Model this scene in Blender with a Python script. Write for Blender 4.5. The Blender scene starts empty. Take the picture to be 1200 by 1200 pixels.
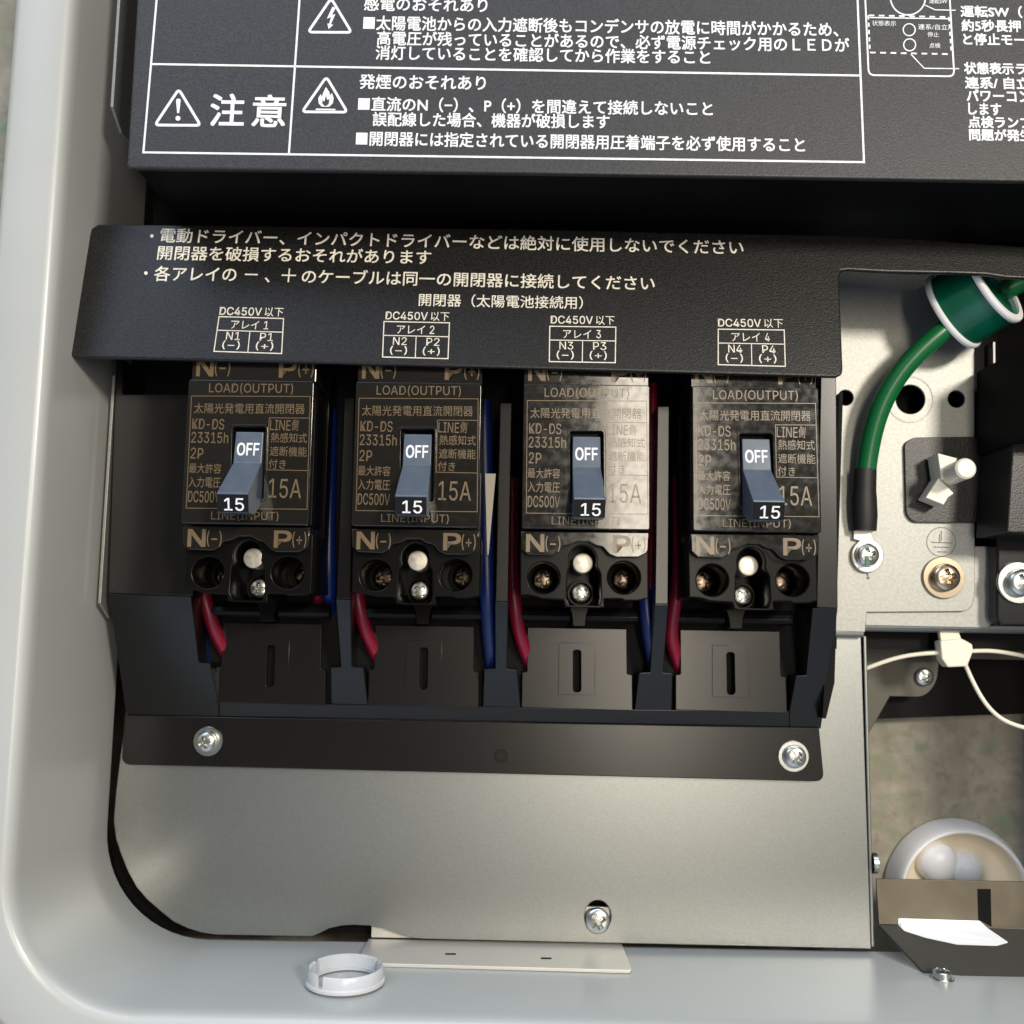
import bpy, bmesh, math, random
import numpy as np
from mathutils import Vector, Matrix
random.seed(7)
S = bpy.context.scene
C = S.collection

# ------------------------------------------------------------------ camera
# wall coordinates are millimetres: X right, Z up the box, d towards the viewer.
# world = (X, Z, d + FLOOR) / 1000 : the unit lies on its back on the floor, lamps above it.
FPX = 1150.0
PITCH, ROLL, YAW = -0.1142, -0.0156, -0.0086
CX, CZ, CD = 7.7, -66.1, 380.5
BH, BP = 57.65, 66.56            # label height, breaker pitch
FLOOR = 115.0
def _rot(p, r, y):
    cx, sx = math.cos(p), math.sin(p); cz, sz = math.cos(r), math.sin(r); cy, sy = math.cos(y), math.sin(y)
    return (np.array([[cz,-sz,0],[sz,cz,0],[0,0,1]]) @ np.array([[1,0,0],[0,cx,-sx],[0,sx,cx]])
            @ np.array([[cy,0,sy],[0,1,0],[-sy,0,cy]]))
RM = _rot(PITCH, ROLL, YAW)
CAM = np.array([CX, CZ, CD])
cam_data = bpy.data.cameras.new('camera')
cam = bpy.data.objects.new('camera', cam_data); C.objects.link(cam)
m4 = Matrix([[RM[0][i], RM[1][i], RM[2][i], 0] for i in range(3)] + [[0,0,0,1]])
m4.translation = Vector((CX/1000, CZ/1000, (CD+FLOOR)/1000))
cam.matrix_world = m4
cam_data.sensor_width = 36; cam_data.lens = 36*FPX/1200
cam_data.clip_start = 0.02; cam_data.clip_end = 50
cam_data.dof.use_dof = True; cam_data.dof.focus_distance = 0.385; cam_data.dof.aperture_fstop = 13
S.camera = cam

# ------------------------------------------------------------------ light
S.view_settings.view_transform = 'Standard'; S.view_settings.look = 'None'
S.view_settings.exposure = 0; S.view_settings.gamma = 1; S.view_settings.use_curve_mapping = False
S.render.engine = 'CYCLES'
S.cycles.use_denoising = True
S.cycles.max_bounces = 8; S.cycles.caustics_reflective = False; S.cycles.caustics_refractive = False
S.cycles.sample_clamp_indirect = 4

world = bpy.data.worlds.new('World'); S.world = world; world.use_nodes = True
nt = world.node_tree; N = nt.nodes; L = nt.links
for n in list(N): N.remove(n)
wout = N.new('ShaderNodeOutputWorld'); wbg = N.new('ShaderNodeBackground'); L.new(wbg.outputs[0], wout.inputs[0])
tc = N.new('ShaderNodeTexCoord')
def wlobe(direction, a, b):
    v = N.new('ShaderNodeVectorMath'); v.operation = 'DOT_PRODUCT'
    d = Vector(direction).normalized(); v.inputs[1].default_value = d
    L.new(tc.outputs['Generated'], v.inputs[0])
    r = N.new('ShaderNodeMapRange'); r.interpolation_type = 'SMOOTHSTEP'
    r.inputs[1].default_value = a; r.inputs[2].default_value = b
    L.new(v.outputs['Value'], r.inputs[0]); return r.outputs[0]
def wadd(prev, fac, col, mode='ADD'):
    mx = N.new('ShaderNodeMix'); mx.data_type = 'RGBA'; mx.blend_type = mode; mx.clamp_result = False
    L.new(fac, mx.inputs[0])
    if isinstance(prev, tuple): mx.inputs[6].default_value = (*prev, 1)
    else: L.new(prev, mx.inputs[6])
    mx.inputs[7].default_value = (*col, 1); return mx.outputs[2]
wc = wadd((0.20, 0.195, 0.185), wlobe((-0.42, 0.66, 0.62), 0.93, 0.985), (2.2, 2.6, 3.4))      # cool window beyond the top left
wc = wadd(wc, wlobe((0.15, 0.97, 0.20), 0.84, 0.97), (3.1, 3.55, 4.1))                     # low cool glow added to light toggle tops and bottom wall
wc = wadd(wc, wlobe((-0.15, -0.74, 0.66), 0.80, 0.97), (0.55, 0.70, 0.95))                # cool window behind the viewer's feet
wc = wadd(wc, wlobe((-0.14, 0.0, 0.99), 0.955, 0.99), (0.35, 0.33, 0.30), 'MULTIPLY')      # the person leaning over the box
L.new(wc, wbg.inputs[0]); wbg.inputs[1].default_value = 1.0

def area(name, loc, target, sx, sy, power, col):
    ld = bpy.data.lights.new(name, 'AREA'); ld.shape = 'RECTANGLE'; ld.size = sx; ld.size_y = sy
    ld.energy = power; ld.color = col
    o = bpy.data.objects.new(name, ld); C.objects.link(o); o.location = loc
    z = (Vector(loc) - Vector(target)).normalized(); x = Vector((0,1,0)).cross(z).normalized(); y = z.cross(x)
    o.rotation_euler = Matrix((x, y, z)).transposed().to_euler()
    return o
area('ceiling_lamp', (0.345, 0.12, 2.3), (0.1, 0, 0.1), 0.21, 1.15, 17, (1.0, 0.89, 0.73))
area('ceiling_lamp', (1.02, 0.56, 2.0), (0.1, 0, 0.1), 0.28, 0.28, 33, (1.0, 0.92, 0.80))

# ------------------------------------------------------------------ back-projection helpers
def ray(px, py):
    q = np.array([(px-600)/FPX, (600-py)/FPX, -1.0])
    return RM.T @ q
def at(px, py, d):
    r = ray(px, py); t = (d-CD)/r[2]; p = CAM + t*r
    return Vector((p[0], p[1], d))
def at_z(px, py, Z):
    r = ray(px, py); t = (Z-CZ)/r[1]; p = CAM + t*r
    return Vector(p)
def at_x(px, py, X):
    r = ray(px, py); t = (X-CX)/r[0]; p = CAM + t*r
    return Vector(p)
class Plane:
    """surface spanned by X and a line in (Z, d) given by two (Z, d) points"""
    def __init__(s, a, b):
        s.a = Vector((0, a[0], a[1])); s.v = (Vector((0, b[0], b[1])) - s.a).normalized()
        s.n = Vector((1,0,0)).cross(s.v)
        if s.n.z < 0: s.n = -s.n
        if s.v.y < 0: s.v = -s.v
    def hit(s, px, py, off=0.0):
        r = Vector(ray(px, py)); c = Vector(CAM)
        t = (s.a + s.n*off - c).dot(s.n)/r.dot(s.n)
        return c + r*t
def flat(d): return Plane((0, d), (1, d))
def W(p): return Vector((p[0], p[1], p[2]+FLOOR))/1000.0

# ------------------------------------------------------------------ object helpers
def mesh_obj(name, mesh, mat, parent=None, smooth=None, bevel=0.0, seg=2, origin=None):
    """mesh comes in millimetre wall coordinates"""
    org = Vector((0,0,0))
    if parent is not None:
        p = parent
        while p.parent: p = p.parent
        org = p.location.copy()
    elif origin is not None: org = W(origin)
    else:
        vs = np.empty(len(mesh.vertices)*3); mesh.vertices.foreach_get('co', vs); vs = vs.reshape(-1,3)
        lo, hi = vs.min(0), vs.max(0); org = W(((lo[0]+hi[0])/2, (lo[1]+hi[1])/2, lo[2]))
    for v in mesh.vertices: v.co = W(v.co) - org
    if smooth is not None:
        mesh.shade_smooth()
        if smooth < 180: mesh.set_sharp_from_angle(angle=math.radians(smooth))
    mesh.materials.clear(); mesh.materials.append(mat)
    o = bpy.data.objects.new(name, mesh); C.objects.link(o)
    if parent is not None: o.parent = parent
    else: o.location = org
    if bevel > 0:
        b = o.modifiers.new('bevel', 'BEVEL'); b.width = bevel/1000; b.segments = seg
        b.limit_method = 'ANGLE'; b.angle_limit = math.radians(35); b.harden_normals = False
    return o
def tag(o, label=None, cat=None, group=None, kind=None):
    if label: o['label'] = label
    if cat: o['category'] = cat
    if group: o['group'] = group
    if kind: o['kind'] = kind
    return o
def thing(name, p, label, cat, group=None):
    o = bpy.data.objects.new(name, None); C.objects.link(o); o.location = W(p)
    o.empty_display_size = 0.01
    return tag(o, label, cat, group)
def to_mesh(bm, name='m'):
    bmesh.ops.recalc_face_normals(bm, faces=bm.faces[:])
    me = bpy.data.meshes.new(name); bm.to_mesh(me); bm.free(); return me
def bm_prism(bm, front, back):
    """two matching rings of points -> closed solid"""
    f = [bm.verts.new(p) for p in front]; b = [bm.verts.new(p) for p in back]
    bm.faces.new(f); bm.faces.new(list(reversed(b)))
    n = len(f)
    for i in range(n): bm.faces.new((f[i], b[i], b[(i+1)%n], f[(i+1)%n]))
def prism(pts_px, plane, d_back=None, thick=None, bm=None, off=0.0):
    own = bm is None
    if own: bm = bmesh.new()
    if not isinstance(plane, Plane): plane = flat(plane)
    f = [plane.hit(x, y, off) for x, y in pts_px]
    b = [p - plane.n*thick for p in f] if thick is not None else [Vector((p.x, p.y, d_back)) for p in f]
    bm_prism(bm, f, b)
    return to_mesh(bm) if own else None
def bm_box(bm, lo, hi):
    x0,y0,z0 = lo; x1,y1,z1 = hi
    bm_prism(bm, [Vector(p) for p in ((x0,y0,z1),(x1,y0,z1),(x1,y1,z1),(x0,y1,z1))],
                 [Vector(p) for p in ((x0,y0,z0),(x1,y0,z0),(x1,y1,z0),(x0,y1,z0))])
def round_poly(pts, r, n=5):
    """round every corner of a 2D polygon; r number or list"""
    out = []; m = len(pts)
    for i in range(m):
        rr = r[i] if isinstance(r, (list, tuple)) else r
        p = Vector(pts[i]).to_2d() if len(pts[i]) == 3 else Vector(pts[i])
        a = Vector(pts[i-1][:2]); b = Vector(pts[(i+1)%m][:2])
        if rr <= 0: out.append(tuple(p)); continue
        u = (a-p); v = (b-p); lu, lv = u.length, v.length; u.normalize(); v.normalize()
        t = min(rr, lu*0.49, lv*0.49)
        s, e = p+u*t, p+v*t
        for k in range(n+1):
            w = k/n; out.append(tuple(s*(1-w)**2 + p*2*w*(1-w) + e*w*w))
    return out
def circle(c, r, n=32, ry=None):
    return [(c[0]+r*math.cos(2*math.pi*k/n), c[1]+(ry or r)*math.sin(2*math.pi*k/n)) for k in range(n)]
def plate_mm(outer, holes, d_front, thick, bev=0.0):
    """flat plate with holes in mm (X,Z) outlines"""
    cu = bpy.data.curves.new('c', 'CURVE'); cu.dimensions = '2D'; cu.fill_mode = 'BOTH'
    for ring in [outer]+list(holes):
        sp = cu.splines.new('POLY'); sp.points.add(len(ring)-1)
        for k, p in enumerate(ring): sp.points[k].co = (p[0], p[1], 0, 1)
        sp.use_cyclic_u = True
    cu.extrude = thick/2 - bev; cu.bevel_depth = bev; cu.bevel_resolution = 2; cu.offset = -bev
    o = bpy.data.objects.new('c', cu); C.objects.link(o)
    dg = bpy.context.evaluated_depsgraph_get(); dg.update()
    me = bpy.data.meshes.new_from_object(o.evaluated_get(dg))
    bpy.data.objects.remove(o); bpy.data.curves.remove(cu)
    for v in me.vertices: v.co.z += d_front - thick/2
    return me
def plate(outer_px, holes_px, d_front, thick, bev=0.0, shift=0.0):
    f = lambda ring: [(at(x, y, d_front).x+shift, at(x, y, d_front).y) for x, y in ring]
    return plate_mm(f(outer_px), [f(h) for h in holes_px], d_front, thick, bev)
def tube(points, r, res=4, cyc=False, kind='NURBS'):
    cu = bpy.data.curves.new('c', 'CURVE'); cu.dimensions = '3D'
    sp = cu.splines.new(kind); sp.points.add(len(points)-1)
    for k, p in enumerate(points): sp.points[k].co = (*p, 1)
    sp.use_cyclic_u = cyc
    if kind == 'NURBS': sp.order_u = 4; sp.use_endpoint_u = True; sp.resolution_u = 8
    cu.bevel_depth = r; cu.bevel_resolution = res; cu.use_fill_caps = True
    o = bpy.data.objects.new('c', cu); C.objects.link(o)
    dg = bpy.context.evaluated_depsgraph_get(); dg.update()
    me = bpy.data.meshes.new_from_object(o.evaluated_get(dg))
    bpy.data.objects.remove(o); bpy.data.curves.remove(cu)
    return me
def frame_of(axis):
    z = Vector(axis).normalized(); x = Vector((1,0,0)) if abs(z.x) < 0.9 else Vector((0,1,0))
    x = (x - z*x.dot(z)).normalized(); return x, z.cross(x), z
def bm_lathe(bm, c, profile, axis=(0,0,1), n=40, a0=0.0, a1=2*math.pi, close=False):
    """profile (r, h) revolved about an axis through c"""
    x, y, z = frame_of(axis); c = Vector(c); full = abs(a1-a0-2*math.pi) < 1e-6
    rings = []; m = n if full else n+1
    for r, h in profile:
        if r < 1e-6: rings.append([bm.verts.new(c+z*h)]*m)
        else: rings.append([bm.verts.new(c+z*h+(x*math.cos(a0+(a1-a0)*k/n)+y*math.sin(a0+(a1-a0)*k/n))*r) for k in range(m)])
    pairs = list(zip(rings, rings[1:]))
    if close: pairs.append((rings[-1], rings[0]))
    for A, B in pairs:
        for k in range(n):
            q = [A[k], A[(k+1)%m], B[(k+1)%m], B[k]]
            u = []
            for v in q:
                if v not in u: u.append(v)
            if len(u) >= 3: bm.faces.new(u)
    if not full and close:
        for k in (0, m-1): bm.faces.new([R[k] for R in rings])
def lathe(c, profile, axis=(0,0,1), n=40):
    bm = bmesh.new(); bm_lathe(bm, c, profile, axis, n); return to_mesh(bm)
def bm_screw_head(bm, c, R, h, ang, axis=(0,0,1), cross=True, slot=0.17, rough=0.0):
    x, y, z = frame_of(axis); c = Vector(c); ns, nr = 64, 18
    def hgt(u, v):
        r = math.hypot(u, v); z0 = h*(0.55+0.45*math.sqrt(max(0, 1-(r*0.97)**2)))
        if cross and r < 0.66:
            a, b = u*math.cos(ang)+v*math.sin(ang), -u*math.sin(ang)+v*math.cos(ang)
            w = slot*(1.15-0.5*r)
            e = min(abs(a), abs(b))
            if e < w: z0 -= h*0.75*min(1, (w-e)/0.05)*min(1, (0.66-r)/0.12)
        return z0
    rings = [[bm.verts.new(c+z*hgt(0,0))]*ns]
    for i in range(1, nr+1):
        r = i/nr
        rings.append([bm.verts.new(c+x*(R*r*math.cos(t))+y*(R*r*math.sin(t))+z*hgt(r*math.cos(t), r*math.sin(t)))
                      for t in (2*math.pi*k/ns for k in range(ns))])
    rings.append([bm.verts.new(c+x*(R*math.cos(t))+y*(R*math.sin(t))) for t in (2*math.pi*k/ns for k in range(ns))])
    for A, B in zip(rings, rings[1:]):
        for k in range(ns):
            u = []
            for v in (A[k], A[(k+1)%ns], B[(k+1)%ns], B[k]):
                if v not in u: u.append(v)
            bm.faces.new(u)
def screw_head(*a, **k):
    bm = bmesh.new(); bm_screw_head(bm, *a, **k); return to_mesh(bm)

# ------------------------------------------------------------------ lettering
_tcache = {}
try:    # the sans font that ships inside Blender, for Latin letters and figures; the built-in default serves the Japanese
    FONT = bpy.data.fonts.load(bpy.utils.resource_path('LOCAL') + '/datafiles/fonts/Inter.woff2')
except Exception:
    FONT = None
def glyphs(s):
    key = s
    if key in _tcache: return _tcache[key]
    cu = bpy.data.curves.new('t', 'FONT'); cu.body = s; cu.resolution_u = 3
    if FONT and all(ord(ch) < 128 or ch == '−' for ch in s): cu.font = FONT
    o = bpy.data.objects.new('t', cu); C.objects.link(o)
    dg = bpy.context.evaluated_depsgraph_get(); dg.update()
    me = bpy.data.meshes.new_from_object(o.evaluated_get(dg))
    bpy.data.objects.remove(o); bpy.data.curves.remove(cu)
    vs = np.empty(len(me.vertices)*3); me.vertices.foreach_get('co', vs); vs = vs.reshape(-1,3)[:, :2]
    fs = [tuple(p.vertices) for p in me.polygons]
    bpy.data.meshes.remove(me)
    lo, hi = vs.min(0), vs.max(0)
    _tcache[key] = ((vs-lo)/(hi-lo), fs, (hi-lo)); return _tcache[key]
class Ink:
    """collects lettering and lines printed on surfaces into one mesh"""
    def __init__(s, plane, shift=0.0, off=0.06):
        s.pl = plane if isinstance(plane, Plane) else flat(plane); s.V = []; s.F = []; s.sh = Vector((shift,0,0)); s.off = off
    def hit(s, x, y): return s.pl.hit(x, y, s.off) + s.sh
    def text(s, t, xl, xr, yl, yr, h, bold=0.0):
        uv, fs, _ = glyphs(t)
        A, B = s.hit(xl, yl), s.hit(xr, yr); U = B-A
        mx, my = (xl+xr)/2, (yl+yr)/2
        V = s.hit(mx, my-h/2) - s.hit(mx, my+h/2)
        un = U.normalized(); V = s.pl.n.cross(un).normalized()*V.length
        px = U.length/max(1e-6, math.hypot(xr-xl, yr-yl)); vn = V.normalized()
        sh = [(0,0)] if bold <= 0 else [(-.5,-.5),(.5,-.5),(-.5,.5),(.5,.5)]
        for j, (a, b2) in enumerate(sh):
            k = len(s.V); o = un*(a*bold*px)+vn*(b2*bold*px)+s.pl.n*(.006*j)
            for u, v in uv: s.V.append(A+U*float(u)+V*(float(v)-0.5)+o)
            s.F += [tuple(i+k for i in f) for f in fs]
    def poly(s, pts):
        k = len(s.V); s.V += [s.hit(*p) for p in pts]; s.F.append(tuple(range(k, k+len(pts))))
    def line(s, pts, w, closed=False):
        """mitred stroke of pixel width w through pixel points"""
        n = len(pts); P = [Vector(p) for p in pts]; k = len(s.V)
        for i in range(n):
            a = P[i-1] if (i or closed) else P[i]; b = P[(i+1)%n] if (i < n-1 or closed) else P[i]
            d1 = (P[i]-a).normalized() if (P[i]-a).length > 0 else (b-P[i]).normalized()
            d2 = (b-P[i]).normalized() if (b-P[i]).length > 0 else d1
            t = (d1+d2).normalized(); nn = Vector((-t.y, t.x)); c = max(0.35, nn.dot(Vector((-d1.y, d1.x))))
            e = nn*(w/2/c); s.V += [s.hit(*(P[i]+e)), s.hit(*(P[i]-e))]
        for i in range(n if closed else n-1):
            j = (i+1)%n; s.F.append((k+2*i, k+2*i+1, k+2*j+1, k+2*j))
    def ring(s, c, r, w, n=36): s.line(circle(c, r, n), w, True)
    def build(s, name, mat, parent):
        me = bpy.data.meshes.new(name); me.from_pydata([tuple(v) for v in s.V], [], s.F); me.update()
        s.V = []; s.F = []
        return mesh_obj(name, me, mat, parent)

# ------------------------------------------------------------------ materials
def material(name, col, rough=0.5, metal=0.0, spec=0.5, bump=None, mottle=None, coat=0.0, rough_var=None, trans=0.0, sss=0.0, specks=None):
    """bump=(scale per metre, strength, distance mm); mottle=(scale, second colour, amount); rough_var=(scale, lo, hi)"""
    m = bpy.data.materials.new(name); m.use_nodes = True; t = m.node_tree; n = t.nodes; l = t.links
    b = n['Principled BSDF']
    b.inputs['Base Color'].default_value = (*col, 1); b.inputs['Roughness'].default_value = rough
    b.inputs['Metallic'].default_value = metal; b.inputs['Specular IOR Level'].default_value = spec
    b.inputs['Coat Weight'].default_value = coat; b.inputs['Coat Roughness'].default_value = 0.15
    b.inputs['Transmission Weight'].default_value = trans
    if sss: b.inputs['Subsurface Weight'].default_value = sss; b.inputs['Subsurface Radius'].default_value = (.003,.003,.003)
    co = n.new('ShaderNodeTexCoord')
    def noise(scale, detail=3):
        x = n.new('ShaderNodeTexNoise'); x.inputs['Scale'].default_value = scale; x.inputs['Detail'].default_value = detail
        l.new(co.outputs['Object'], x.inputs['Vector']); return x
    if mottle:
        x = noise(mottle[0]); r = n.new('ShaderNodeMapRange'); r.inputs[1].default_value = 0.38; r.inputs[2].default_value = 0.62
        r.inputs[4].default_value = mottle[2]
        l.new(x.outputs['Fac'], r.inputs[0])
        mx = n.new('ShaderNodeMix'); mx.data_type = 'RGBA'; l.new(r.outputs[0], mx.inputs[0])
        mx.inputs[6].default_value = (*col, 1); mx.inputs[7].default_value = (*mottle[1], 1)
        last = mx.outputs[2]
        for sc_, lo_, col_ in (specks or ()):
            x = noise(sc_, 0); r = n.new('ShaderNodeMapRange'); r.inputs[1].default_value = lo_; r.inputs[2].default_value = lo_+.02
            l.new(x.outputs['Fac'], r.inputs[0])
            m2 = n.new('ShaderNodeMix'); m2.data_type = 'RGBA'; l.new(r.outputs[0], m2.inputs[0]); l.new(last, m2.inputs[6])
            m2.inputs[7].default_value = (*col_, 1); last = m2.outputs[2]
        l.new(last, b.inputs['Base Color'])
    if rough_var:
        x = noise(rough_var[0], 4); r = n.new('ShaderNodeMapRange'); r.inputs[1].default_value = 0.35; r.inputs[2].default_value = 0.65
        r.inputs[3].default_value = rough_var[1]; r.inputs[4].default_value = rough_var[2]
        l.new(x.outputs['Fac'], r.inputs[0]); l.new(r.outputs[0], b.inputs['Roughness'])
    if bump:
        x = noise(bump[0], 2); p = n.new('ShaderNodeBump'); p.inputs['Strength'].default_value = bump[1]
        p.inputs['Distance'].default_value = bump[2]/1000
        l.new(x.outputs['Fac'], p.inputs['Height']); l.new(p.outputs[0], b.inputs['Normal'])
    return m
M = {}
M['panel'] = material('textured_black_plastic', (.014,.014,.0145), .46, bump=(1500,.9,.12), mottle=(1300,(.031,.031,.033),1))
M['cover'] = material('grained_black_plastic', (.005,.0048,.0045), .35, spec=.36, bump=(1400,1.0,.10), mottle=(1200,(.015,.0147,.014),1))
M['frame'] = material('satin_black_plastic', (.0078,.0076,.0072), .24, spec=.34, bump=(700,.10,.05))
M['gloss'] = material('glossy_black_plastic', (.005,.0048,.0045), .24, spec=.11, bump=(600,.10,.03))
M['label'] = material('glossy_black_label', (.012,.0107,.0088), .11, bump=(420,.10,.03), rough_var=(300,.08,.15))
M['tin'] = material('tinned_lug', (.72,.69,.62), .36, metal=.5, bump=(600,.1,.04))
M['deep'] = material('dull_black_shade', (.004,.004,.004), .6, spec=.12)  # dull black that also stands for shade in gaps and recesses
M['toggle'] = material('blue_grey_plastic', (.078,.102,.142), .30, bump=(700,.12,.04), mottle=(250,(.10,.122,.155),.7))
M['toggle_tip'] = material('shaded_toggle_tip', (.006,.0065,.008), .35, spec=.2)  # black here is shade painted on the tip of the blue-grey toggle
M['ink'] = material('white_print', (.88,.89,.90), .55, mottle=(350,(.74,.75,.76),1))
M['cream_ink'] = material('cream_print', (.85,.80,.68), .5, mottle=(350,(.70,.66,.56),1))
M['tan_ink'] = material('tan_print', (.155,.108,.058), .28)
M['zinc'] = material('galvanised_steel', (.287,.300,.290), .35, metal=.88, bump=(1500,.22,.03), mottle=(1300,(.253,.265,.256),.8))
M['zinc_light'] = material('bright_zinc_steel', (.315,.318,.295), .46, metal=.55, bump=(1300,.3,.03), mottle=(800,(.275,.277,.257),1))
M['chrome'] = material('zinc_plated_screw', (.52,.54,.52), .27, metal=1.0, bump=(500,.12,.04))
M['brass'] = material('brass_plated_screw', (.50,.415,.30), .22, metal=1.0, bump=(600,.12,.04))
M['copper'] = material('copper_terminal', (.15,.118,.09), .24, metal=1.0, bump=(700,.4,.06))
M['pin'] = material('nickel_pin', (.60,.57,.50), .42, metal=.7, bump=(800,.5,.08), mottle=(600,(.45,.42,.35),.7))
M['paint'] = material('grey_painted_steel', (.45,.464,.447), .34, bump=(420,.10,.05), coat=.2, mottle=(9,(.42,.434,.417),.8))
M['olive'] = material('floor_tinted_steel', (.17,.145,.10), .42, metal=.35, bump=(300,.1,.05), mottle=(60,(.13,.11,.075),.8))  # floor reflection put into the steel colour as an olive tint
M['dark_olive'] = material('shade_darkened_steel', (.085,.08,.066), .5, metal=.4, bump=(300,.1,.05))  # dark floor reflection and shade put into the steel colour
M['white'] = material('white_plastic', (.93,.93,.93), .35)
M['clear_white'] = material('milky_translucent_plastic', (.90,.93,.97), .26, trans=.42)
M['nylon'] = material('cream_nylon', (.84,.78,.62), .38)
M['red_wire'] = material('red_wire_sheath', (.19,.0035,.022), .36)
M['blue_wire'] = material('blue_wire_sheath', (.0018,.014,.105), .36)
M['green_wire'] = material('green_wire_sheath', (.005,.12,.034), .32)
M['green_tape'] = material('green_tape', (.003,.11,.060), .20, bump=(160,.25,.1), mottle=(120,(.003,.088,.048),.8))
M['shrink'] = material('black_heat_shrink', (.012,.011,.010), .5, bump=(700,.2,.06))
M['green_mark'] = material('green_marker', (.002,.12,.05), .4)
M['bowl_inside'] = material('beige_cap_lining', (.88,.78,.60), .5)
# mottled mat
fm = bpy.data.materials.new('mottled_mat'); fm.use_nodes = True
n = fm.node_tree.nodes; l = fm.node_tree.links; b = n['Principled BSDF']; b.inputs['Roughness'].default_value = .8
co = n.new('ShaderNodeTexCoord'); prev = None
def fnoise(sc, off, lo, hi, dist=0.0):
    mp = n.new('ShaderNodeMapping'); mp.inputs['Location'].default_value = (off, off*1.7, 0); l.new(co.outputs['Object'], mp.inputs[0])
    x = n.new('ShaderNodeTexNoise'); x.inputs['Scale'].default_value = sc; x.inputs['Detail'].default_value = 4; x.inputs['Distortion'].default_value = dist
    l.new(mp.outputs[0], x.inputs['Vector']); r = n.new('ShaderNodeMapRange'); r.inputs[1].default_value = lo; r.inputs[2].default_value = hi
    l.new(x.outputs['Fac'], r.inputs[0]); return r.outputs[0]
prevc = (.30,.275,.22)
for sc, off, lo, hi, c2 in ((95, 0, .40, .66, (.39,.355,.29)), (60, 5, .50, .72, (.25,.26,.18)), (42, 9, .58, .70, (.15,.27,.17)), (150, 3, .52, .78, (.22,.20,.16))):
    mx = n.new('ShaderNodeMix'); mx.data_type = 'RGBA'; l.new(fnoise(sc, off, lo, hi, .3), mx.inputs[0])
    if isinstance(prevc, tuple): mx.inputs[6].default_value = (*prevc, 1)
    else: l.new(prevc, mx.inputs[6])
    mx.inputs[7].default_value = (*c2, 1); prevc = mx.outputs[2]
l.new(prevc, b.inputs['Base Color']); M['mat'] = fm

# ================================================================== setting
bm = bmesh.new(); bm_box(bm, (-900,-900,-FLOOR-6), (900,900,-FLOOR))
tag(mesh_obj('floor', to_mesh(bm), M['mat']), kind='structure')

# ================================================================== grey painted cabinet
RIM = 20.0
XL = at(62, 330, RIM).x; ZB = at(560, 1197, RIM).y
XR, ZT, R0 = XL+430, ZB+560, 47.0
cab = thing('cabinet', ((XL+XR)/2, (ZB+ZT)/2, -FLOOR), 'open grey painted steel cabinet with rounded corners, lying on the mottled mat', 'cabinet')
prof = [(-1.0,-60),(-1.1,-58),(-.7,-20),(-.2,5),(0,12.5),(0.2,15.6),(0.9,17.9),(2.2,19.4),(4.2,20),
        (20.5,20),(22.6,19.2),(23.8,17.2),(24.3,14),(25,-40),(25,-FLOOR+.3)]
bm = bmesh.new()
def rr_path(nn, seg=14):
    x0, x1, z0, z1, r = XL-nn, XR+nn, ZB-nn, ZT+nn, R0+nn
    pts = []
    for cx, cz, a in ((x0+r, z0+r, math.pi), (x1-r, z0+r, 1.5*math.pi), (x1-r, z1-r, 0), (x0+r, z1-r, .5*math.pi)):
        for k in range(seg+1):
            t = a+math.pi/2*k/seg; pts.append((cx+r*math.cos(t), cz+r*math.sin(t)))
    return pts
rings = [[bm.verts.new((x, z, d)) for x, z in rr_path(nn)] for nn, d in prof]
for A, B in zip(rings, rings[1:]):
    for k in range(len(A)): bm.faces.new((A[k], A[(k+1)%len(A)], B[(k+1)%len(A)], B[k]))
mesh_obj('shell', to_mesh(bm), M['paint'], cab, smooth=50)
# back sheet, blackened for shade in the gaps, open at the lower right
bx = at(1012, 900, -68).x
me = plate_mm([(XL+2,ZB+2),(bx,ZB+2),(bx,at(1012,760,-68).y),(XR-2,at(1012,760,-68).y),(XR-2,ZT-2),(XL+2,ZT-2)], [], -68, 1.2)
mesh_obj('back_sheet', me, M['deep'], cab)

# ================================================================== lower metal mounting plate
mp_d = -57.0
plate_t = thing('mounting_plate', at(580, 980, mp_d-2), 'large galvanised steel plate with a rounded lower left corner under the black frame', 'metal plate')
outer = [(150,760),(147,845),(141,885),(136,925),(133,962),(136,984),(142,1002),(150,1022),(160,1040),(172,1054),(187,1067),(203,1080),(220,1088),(236,1093),(253,1095.5),
         (366,1097.5),(376,1093),(386,1088),(400,1085),(413,1084),(434,1085),(450,1088.5),(468,1095),(483,1099.5),(500,1100.5),(1012,1112),(1021,1112.5),(1014,900),(1009,745),(980,742),(980,760)]
mesh_obj('sheet', plate(outer, [circle((700.5,1074), 15.5, 32, 19)], mp_d, 1.6, .35), M['zinc'], plate_t)
xr_ = at(1016, 900, mp_d).x
bm = bmesh.new(); bm_box(bm, (xr_+.1, at(1021,1112,mp_d).y+.4, -104), (xr_+1.7, at(1012,745,mp_d).y, mp_d-1.0))
mesh_obj('folded_side', to_mesh(bm), M['zinc'], plate_t, bevel=.5)
# edges of the chassis side sheets at the left of the cabinet
for (x0,y0),(x1,y1),dd in (((143.5,-60),(130.5,125),4), ((133,440),(116.5,707),-30.5)):
    a = at(x0,y0,dd); b2 = at(x1,y1,dd); xx = (a.x+b2.x)/2
    bm = bmesh.new()
    prof2 = [(a.y,dd),(b2.y,dd),(b2.y-6,dd-10),(b2.y-6,-60),(a.y,-60)]
    bm_prism(bm, [Vector((xx+.6, z, d)) for z, d in prof2], [Vector((xx-.6, z, d)) for z, d in prof2])
    mesh_obj('side_sheet', to_mesh(bm), M['zinc_light'], plate_t, bevel=.15)

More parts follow.
